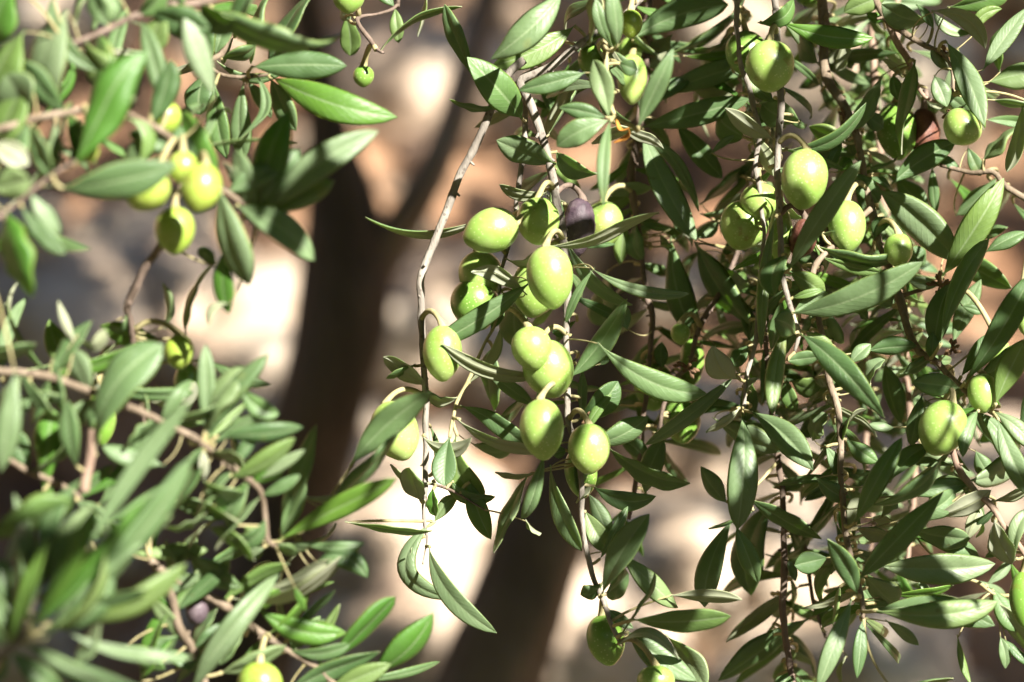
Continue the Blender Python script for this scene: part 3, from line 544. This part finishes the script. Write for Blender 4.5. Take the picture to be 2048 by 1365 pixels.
# openings left in the added foliage so sunlight reaches the slope (photo x, y, half sizes, share of leaves missing)
LIT = [(500,650,125,135,1),(450,770,120,70,1),(130,450,75,60,.9),(750,395,48,48,1),(850,260,80,100,.5),(560,150,60,90,.5),(560,430,45,60,.7),(250,740,90,60,.8),(820,1200,230,310,1),(150,520,220,110,.45),
       (835,720,55,120,.95),(1420,1075,190,105,.82),(1370,1290,190,90,.95),(1120,1330,60,70,.9),(1560,800,50,45,.6),(1930,560,90,90,.95),(1950,900,60,60,.8),
       (1660,150,60,60,.7),(1030,230,50,60,.7),(350,1060,60,50,1),(1990,350,60,50,.8),(1500,1300,120,80,.9),(100,890,60,40,.9),(1000,620,40,60,.8),(300,980,60,60,.8),(1700,60,70,40,.6),(210,520,40,40,.6),(1640,950,40,40,.5)]
rq = random.Random(77)
for _ in range(64):
    r_ = rq.uniform(16, 42); x_ = rq.uniform(0, 2048); y_ = rq.uniform(0, 1365)
    if not (700 < x_ < 1150 and y_ < 420): LIT.append((x_, y_, r_, r_, .75))
def shade_px(p):
    """where the shadow of point p falls on the slope, as a photo pixel"""
    t = (p.z - .8 * (p.y - 2.6)) / (SUN.z - .8 * SUN.y); q = p - SUN * t
    for _ in range(3): t += (q.z - gz(q.x, q.y)) / (SUN.z - .8 * SUN.y); q = p - SUN * t
    d = q - CO; f = d.dot(FW)
    if f < .5: return None
    k = 36.0 / FOC / 2048 * f
    return 1024 + d.dot(RT) / k, 682.5 - d.dot(UP) / k
def tree(name_label, base, parts, seed, x0, x1, nclump, near=(), nshade=0, nskyblock=0):
    e = link('olive_tree', None); e.location = base; e.empty_display_size = .1
    tag(e, name_label, 'tree'); bpy.context.view_layer.update()
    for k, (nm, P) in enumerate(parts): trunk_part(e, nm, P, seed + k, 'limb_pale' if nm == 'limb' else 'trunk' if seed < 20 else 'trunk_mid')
    # unseen foliage: small leaf clumps added overhead to cast shade, open where the sun gets through
    rg = random.Random(seed); V = []; F = []
    for _ in range(nclump):
        c = Vector((rg.uniform(x0, x1), rg.uniform(1.35, 4.6), 0))
        if x0 < -1 and rg.random() < .3: c.x = rg.uniform(-2, -.45); c.y = rg.uniform(-.6, 1.35); c.z = 1.85 + max(0, c.y - 2.6) * .35 + rg.random() ** 1.3 * 1.5
        sp = shade_px(c); keep = 1.0
        if sp:
            for (cx, cy, rx, ry, s) in LIT:
                if ((sp[0] - cx) / rx) ** 2 + ((sp[1] - cy) / ry) ** 2 < 1.9: keep = min(keep, 1 - s)
        if rg.random() > keep: continue
        for _ in range(9):
            q = c + Vector((rg.gauss(0, .022), rg.gauss(0, .022), rg.gauss(0, .022)))
            a = Vector((rg.gauss(0, 1), rg.gauss(0, 1), rg.gauss(0, 1))).normalized(); s = a.orthogonal().normalized()
            g = rg.uniform(0, 6); s = (s * math.cos(g) + a.cross(s) * math.sin(g)).normalized()
            L = rg.uniform(.024, .036); W = rg.uniform(.006, .009); b = len(V)
            nn = a.cross(s) * .002
            V += [q - a * L, q - a * L * .4 + s * W + nn, q + a * L * .4 + s * W + nn, q + a * L, q + a * L * .4 - s * W + nn, q - a * L * .4 - s * W + nn]
            F += [(b, b + 1, b + 5), (b + 1, b + 2, b + 4, b + 5), (b + 2, b + 3, b + 4)]
    def blade(q, a, L, W):
        s = a.orthogonal().normalized(); g = rg.uniform(0, 6); s = (s * math.cos(g) + a.cross(s) * math.sin(g)).normalized(); b = len(V); nn = a.cross(s) * .002
        V.extend([q - a * L, q - a * L * .4 + s * W + nn, q + a * L * .4 + s * W + nn, q + a * L, q + a * L * .4 - s * W + nn, q - a * L * .4 - s * W + nn])
        F.extend([(b, b + 1, b + 5), (b + 1, b + 2, b + 4, b + 5), (b + 2, b + 3, b + 4)])
    for _ in range(nshade):                                # unseen clumps added along sun rays to shade the visible slope
        px = rg.uniform(-150, 2200); py = rg.uniform(-150, 1500); keep = 1
        for (cx, cy, rx, ry, s) in LIT:
            if ((px - cx) / rx) ** 2 + ((py - cy) / ry) ** 2 < 1.3: keep = min(keep, 1 - s)
        if rg.random() > keep: continue
        c = hit(px, py) + SUN * rg.uniform(1.6, 2.6)
        for _ in range(7):
            q = c + Vector((rg.gauss(0, .016), rg.gauss(0, .016), rg.gauss(0, .016)))
            blade(q, Vector((rg.gauss(0, 1), rg.gauss(0, 1), rg.gauss(0, 1))).normalized(), rg.uniform(.024, .036), rg.uniform(.006, .009))
    C0 = Vector((0, 1.5, 1.22))
    for _ in range(nskyblock):                                 # unseen leaf dome added to block skylight, left open towards the sun
        el = math.asin(rg.uniform(math.sin(R(20)), 1)); az = rg.uniform(0, 2 * math.pi); r = rg.uniform(.85, 1.5)
        c = C0 + Vector((math.cos(el) * math.sin(az), math.cos(el) * math.cos(az), math.sin(el))) * r
        v_ = c - C0; off = (v_ - SUN * v_.dot(SUN)).length
        if v_.dot(SUN) > 0 and off < .36: continue
        v_ = c - CO; f = v_.dot(FW)
        if f > .05:
            k = 36.0 / FOC / 2048 * f; X = 1024 + v_.dot(RT) / k; Y = 682.5 - v_.dot(UP) / k
            if -700 < X < 2750 and -700 < Y < 2000: continue
        sp = shade_px(c); keep = 1
        if sp:
            for (cx, cy, rx, ry, s) in LIT:
                if ((sp[0] - cx) / rx) ** 2 + ((sp[1] - cy) / ry) ** 2 < 1.9: keep = min(keep, 1 - s)
        if rg.random() > keep: continue
        for _ in range(9):
            q = c + Vector((rg.gauss(0, .03), rg.gauss(0, .03), rg.gauss(0, .03)))
            blade(q, Vector((rg.gauss(0, 1), rg.gauss(0, 1), rg.gauss(0, 1))).normalized(), rg.uniform(.026, .038), rg.uniform(.007, .010))
    rnd3 = lambda: Vector((rg.gauss(0, 1), rg.gauss(0, 1), rg.gauss(0, 1)))
    for nm, P in parts:                                   # unseen clumps added between sun and trunks to keep the bark in shade
        pts = [p for p in catmull(P, 20) if -250 < p[1] < 1500]
        for _ in range(int((1.5 if seed < 20 else 1.1) * len(pts)) + (60 if seed < 20 and nm != 'limb' else 0)):
            p = rg.choice(pts); c = at(p[0] + rg.uniform(-1, 1) * p[3], p[1] + rg.uniform(-10, 10), p[2]) + SUN * rg.uniform(1.3, 2.2)
            for _ in range(9): blade(c + rnd3() * .016, rnd3().normalized(), rg.uniform(.024, .034), rg.uniform(.006, .009))
    for (px, py) in near:                                 # unseen sprays added on the sunny side to throw shadows on the branches
        q = at(px, py, FOCUS - .03) + SUN * .2
        while True:
            v_ = q - CO; f = v_.dot(FW); k = 36.0 / FOC / 2048 * f
            X = 1024 + v_.dot(RT) / k; Y = 682.5 - v_.dot(UP) / k
            if X > 2048 + 420 or Y < -420 or f < .3: break
            q = q + SUN * .02
        q = q + SUN * rg.uniform(0, .12); d = (Vector((rg.uniform(-.6, .6), rg.uniform(-.4, .4), -1))).normalized()
        n_ = 6; pl = [q + d * (.012 * i) + rnd3() * .001 for i in range(-9, 1)]
        tube(V, F, pl, [.0014] * len(pl), 5)
        for i, pp in enumerate(pl):
            for sg in (-1, 1):
                a = (d * .5 + d.cross(rnd3().normalized()) * sg).normalized(); L = rg.uniform(.020, .030)
                u_ = pp + a * L; u_ = u_ - SUN * ((u_ - CO).dot(FW) - FOCUS) / SUN.dot(FW) - CO; kk = 36.0 / FOC / 2048 * FOCUS
                ux, uy = 1024 + u_.dot(RT) / kk, 682.5 - u_.dot(UP) / kk
                if rg.random() < .35 or any(math.hypot(ux - hx, uy - hy) < 115 for hx, hy in SUNLIT): continue
                blade(pp + a * L, a, L, rg.uniform(.0055, .008))
    link('shade_crown', mesh('shade_crown', V, F, ['top'], smooth=False), e)  # unseen leaf mass added for the shade it casts
    return e
tree('dark left trunk forking into a slimmer limb, blurred behind the branches', Vector((-.33, 3.0, gz(-.33, 3.0))),
     [('trunk', [(330, 2100, 3.05, 135), (400, 1600, 3.05, 125), (500, 1250, 3.05, 112), (585, 980, 3.05, 96), (650, 780, 3.0, 90), (690, 580, 3.0, 98), (680, 380, 3.0, 74), (640, 170, 3.0, 40), (600, -80, 3.0, 32), (540, -500, 2.9, 45), (560, -1100, 2.8, 40)]),
      ('limb', [(700, 640, 3.0, 50), (765, 520, 3.0, 46), (835, 400, 3.0, 40), (890, 290, 3.02, 36), (935, 150, 3.05, 34), (990, -60, 3.1, 32), (1100, -500, 3.1, 30), (1150, -1000, 3.0, 28)])],
     11, -2.0, .6, 3400, [(300, 900), (480, 1150), (400, 1100), (520, 1300)], 0, 9500)
tree('lower trunk leaning right, blurred behind the centre of the branches', Vector((-.1, 2.85, gz(-.1, 2.85))),
     [('trunk', [(780, 2100, 2.9, 135), (860, 1650, 2.9, 125), (960, 1400, 2.9, 112), (1040, 1190, 2.9, 100), (1110, 1020, 2.9, 84), (1180, 860, 2.9, 72), (1235, 660, 2.9, 60), (1265, 420, 2.9, 52), (1300, 100, 2.9, 46), (1330, -300, 2.8, 42), (1300, -900, 2.7, 38)])],
     23, .2, 3.0, 3600, [(1180, 200), (1420, 120), (1650, 260), (1850, 120), (1980, 380), (1760, 520), (1540, 640), (1340, 480), (1220, 760), (1640, 860), (1860, 1000), (1740, 1160), (1450, 900), (1980, 720), (1330, 1200), (1560, 1150)], 1500)

# ------------------------------------------------------------------ olive branches in front
DEN = {}
def dep(z): return FOCUS - z / 100.0
things = {}; SP = {}
stem_geo = {}
for key, tk, mat, z0, z1, s in STEMS:
    P = [tuple(map(float, q.split(','))) for q in s.split()]
    for e_, f_ in ((0, 1), (-1, -2)):                     # run on beyond the picture where the stem leaves it
        (xa, ya, ra), (xb, yb, rb) = P[e_], P[f_]; l_ = math.hypot(xa - xb, ya - yb)
        if ya < -100 or not (-25 < xa < 2073 and -25 < ya < 1390):
            q = (xa + (xa - xb) / l_ * 420, ya + (ya - yb) / l_ * 420 - 60, ra * 1.15)
            P = [q] + P if e_ == 0 else P + [q]
    n = len(P); P = [(p[0], p[1], z0 + (z1 - z0) * i / (n - 1), p[2]) for i, p in enumerate(P)]
    pts = catmull(P, 9); SP[key] = (tk, pts)
    if tk not in things:
        e = link('olive_branch', None); e.location = at(P[0][0], P[0][1], dep(P[0][2])); e.empty_display_size = .02
        tag(e, THINGS[tk], 'olive branch', 'leafy olive branches'); things[tk] = e
    stem_geo.setdefault((tk, mat), []).append((key, pts))
bpy.context.view_layer.update()
rs = random.Random(3)
for (tk, mat), lst in stem_geo.items():
    V = []; F = []
    for key, pts in lst:
        C = [at(p[0], p[1], dep(p[2])) for p in pts]; rad = []
        sdv = rs.uniform(0, 99)
        for i, p in enumerate(pts):
            node = max(0, 1 - abs(((i * 9 + sdv) % 92) - 46) / 9.0)
            rad.append(max(.9, p[3]) * PX * dep(p[2]) / FOCUS * (1 + .16 * node + .14 * noise.noise(Vector((i * .35, sdv, 0)))))
            C[i] = C[i] + Vector((noise.noise(Vector((i * .16, sdv, 4))), noise.noise(Vector((i * .16, sdv, 8))), 0)) * .0009
        tube(V, F, C, rad, 10)
        # little scars and cut side stubs along the stem
        for i in range(6, len(pts) - 3):
            if rs.random() < .10 and pts[i][3] > 3.5:
                d = Vector((rs.uniform(-1, 1), rs.uniform(-1, .2), rs.uniform(-1, 1))).normalized(); r = rad[i]
                tube(V, F, [C[i], C[i] + d * r * 1.4, C[i] + d * r * rs.uniform(1.8, 2.4)], [r * .5, r * .42, r * .3], 6)
    link('stem', mesh('stem', V, F, [mat]), things[tk])
def nearest(layer, x, y):
    best = None
    for k in LAYERS[layer]:
        tk, pts = SP[k]
        for p in pts:
            d = math.hypot(p[0] - x, p[1] - y)
            if best is None or d < best[0]: best = (d, tk, p)
    return best
def bez(a, b, c, n=7):
    return [a * (1 - t) ** 2 + b * 2 * t * (1 - t) + c * t * t for t in [i / n for i in range(n + 1)]]
rl = random.Random(17); NL = 0
twigs = {}
def add_leaf(layer, bx, by, tx, ty, wd, tone, c, key=None, extra=0):
    global NL
    d, tk, p = nearest(layer, bx, by) if key is None else key
    # attach a little further up the stem
    off = (2.2 if '+' in tone else -2.6 if '-' in tone else 0) + extra
    zb = p[2] + off * min(1, d / 60.0) + off * .25; L = math.hypot(tx - bx, ty - by)
    zt = p[2] + off + rl.uniform(-.12, .16) * L * PX * 100
    B = at(bx, by, dep(zb)); T = at(tx, ty, dep(zt)); S = at(p[0], p[1], dep(p[2]))
    ax = (T - B).normalized(); stalk = None
    if d > 4:
        mid = S.lerp(B, .5) - ax * min(.012, (B - S).length * .3) * .6 + Vector((0, 0, -.001 * rl.random()))
        pts = bez(S, mid, B + ax * .001)
        if d < 38: stalk = pts
        else: twigs.setdefault(tk, []).append((pts, max(1.6, min(3.2, d / 45.0)) * PX))
    me = leaf_mesh(B, T, wd * rl.uniform(.98, 1.06) * (1 if layer == 'C' or bx > 540 else 1.15 if by < 620 and layer == 'F' else .9), tone, c, rl, stalk)
    link('leaf', me, things[tk]); NL += 1
for layer, txt in LEAVES.items():
    for rec in txt.replace('\n', '').split(';'):
        q = rec.split(','); c = float(q[6]) if len(q) > 6 else rl.uniform(-.05, .05)
        add_leaf(layer, *map(float, q[:5]), q[5], c)
# leaves of the branches a little further back, thin behind the right half
for key, zz in (('v1', 0), ('v2', 0), ('e1', -5), ('f2s', -5), ('e2', -6), ('d2', -5), ('f1s', -5), ('h1', -3), ('e5', -5), ('c2', -7), ('h2', -2), ('r1', -4), ('e1', -3), ('f2s', -3), ('f1s', -4), ('b2', -4), ('d1', -4), ('e1', -8), ('f2s', -8), ('d2', -8), ('h1', -6), ('e4', -3), ('e2b', -4), ('v1', 1), ('c0', -3), ('g4', -3), ('g2', -4), ('f1', -5), ('f2', -5), ('f3', -4)):
    tk, pts = SP[key]; i = 4; side = 1
    while i < len(pts):
        p = pts[i]; side = -side
        if -40 < p[1] < 1400:
            left = key[0] in 'gf' and key not in ('f1s', 'f2s')
            a = math.atan2(1, 0) + side * rl.uniform(.35, 1.5); L = rl.uniform(60, 150) * (1.5 if left else 1)
            if left: a = -1.0 + side * rl.uniform(.1, 1.1) + (.5 if p[1] < 500 else 0)
            bx = p[0] + side * rl.uniform(0, 30); by = p[1] + rl.uniform(-8, 20)
            tx = bx + math.cos(a) * L; ty = by + math.sin(a) * L
            if key == 'b2' and ty > 1000: i += 3; continue
            if key in ('d1', 'b2') and by > 640 and rl.random() < .5: i += 3; continue
            m_ = at((bx + tx) / 2, (by + ty) / 2, dep(p[2] + zz)); t_ = ((m_ - CO).dot(FW) - FOCUS) / SUN.dot(FW); m_ = m_ - SUN * t_ - CO
            if t_ > 0 and any(math.hypot(1024 + m_.dot(RT) / PX - hx, 682.5 - m_.dot(UP) / PX - hy) < 75 for hx, hy in SUNLIT): i += 2; continue
            if not (1380 < tx < 1450 and 700 < ty < 1000) and not (1290 < tx < 1440 and 980 < ty < 1190):
                add_leaf('C', bx, by, tx, ty, rl.uniform(14, 27), rl.choice('LMDMVLB'), rl.uniform(-.08, .08), (math.hypot(bx - p[0], by - p[1]), tk, p), zz - rl.uniform(0, 3))
        i += rl.randint(2, 5) + (3 if key[0] in 'gf' and key not in ('f1s', 'f2s') else 0)
for tk, lst in twigs.items():
    for pts, r in lst:
        V = []; F = []; tube(V, F, pts, [r * (1.15 - .5 * i / (len(pts) - 1)) for i in range(len(pts))], 7)
        link('twig', mesh('twig', V, F, ['green_twig']), things[tk])
OL = {'purple': 'wrinkled purple olive', 'brown': 'dried red-brown wrinkled olive'}
for rec in OLIVES.replace('\n', '').split(';'):
    q = rec.split(','); layer = q[0]; x, y, wd, hg, lean = map(float, q[1:6]); kind = q[6]
    ax2 = (math.sin(R(lean)), math.cos(R(lean)))          # image direction stalk end -> tip (y down)
    tx, ty = x - ax2[0] * hg / 2, y - ax2[1] * hg / 2
    d, tk, p = nearest(layer, tx, ty - 14)
    kx = kind[-1]; kind = kind.rstrip('+-')
    z = p[2] + (2.4 if kx == '+' else -1.8 if kx == '-' else 0) + (1.0 if kind in ('olive', 'olive_yellow') else -1.0) + rl.uniform(-.5, .6)
    D = dep(z); s = PX * D / FOCUS; ctr = at(x, y, D); s *= 1.06
    axis = RT * ax2[0] - UP * ax2[1] + FW * rl.uniform(-.2, .1)
    o = link('olive', olive_mesh(ctr, wd * s / 2, hg * s / 2, axis, kind, rl), things[tk])
    if kind in OL: o['label'] = OL[kind]
    S = at(p[0], p[1], dep(p[2])); E = ctr - axis.normalized() * hg * s * .485
    mid = S.lerp(E, .45) - axis.normalized() * .006 + Vector((0, 0, .003))
    pts = bez(S, mid, E, 9); V = []; F = []
    tube(V, F, pts + [E + axis.normalized() * .0012], [.0011] * 8 + [.0012, .0016, .0024], 8)
    st = link('stalk', mesh('stalk', V, F, ['green_twig' if kind not in OL else 'bark_dark']), None); st.parent = o
# withered orange bracts and dry flower remains
def dry_bits(tk, spots, seed):
    rg = random.Random(seed)
    for (x, y, z, n, s) in spots:
        V = []; F = []; c = at(x, y, dep(z))
        for _ in range(n):
            d = Vector((rg.gauss(0, 1), rg.gauss(0, .6), rg.gauss(0, 1))).normalized(); L = rg.uniform(.5, 1) * s * PX
            p1 = c + d * L * .6 + Vector((0, 0, rg.uniform(-1, 1) * L * .2)); p2 = c + d * L
            tube(V, F, [c, p1, p2, p2 + d * .0012], [.0004, .0004, .0009, .0003], 6)
        link('dry_flower', mesh('dry_flower', V, F, ['dry']), things[tk])
dry_bits('ch', [(1880, 572, -1, 12, 26), (1905, 700, 1, 9, 17), (1690, 235, -4, 7, 24)], 1)
for (a_, b_, c_, d_, w_) in ((1258, 258, 1228, 284, 11), (1262, 255, 1232, 236, 10)):
    B = at(a_, b_, dep(5.5)); T = at(c_, d_, dep(5.0)); me = leaf_mesh(B, T, w_, 'U', .2, rl, None, .2)
    me.materials.clear(); [me.materials.append(M['orange']) for _ in range(3)]
    tag(link('leaf', me, things['ce']), 'small withered orange leaf')
dry_bits('cj', [(1905, 225, -1, 9, 22), (1890, 105, -1, 8, 20)], 3)
dry_bits('cd', [(1180, 838, 1, 8, 18), (1372, 738, -4, 1, 5)], 4)
dry_bits('cr', [(1375, 735, -3, 9, 26)], 5)
print('leaves', NL); print('most', max((sum(1 for c in t.children if c.name.startswith('leaf')), t.name) for t in things.values()))
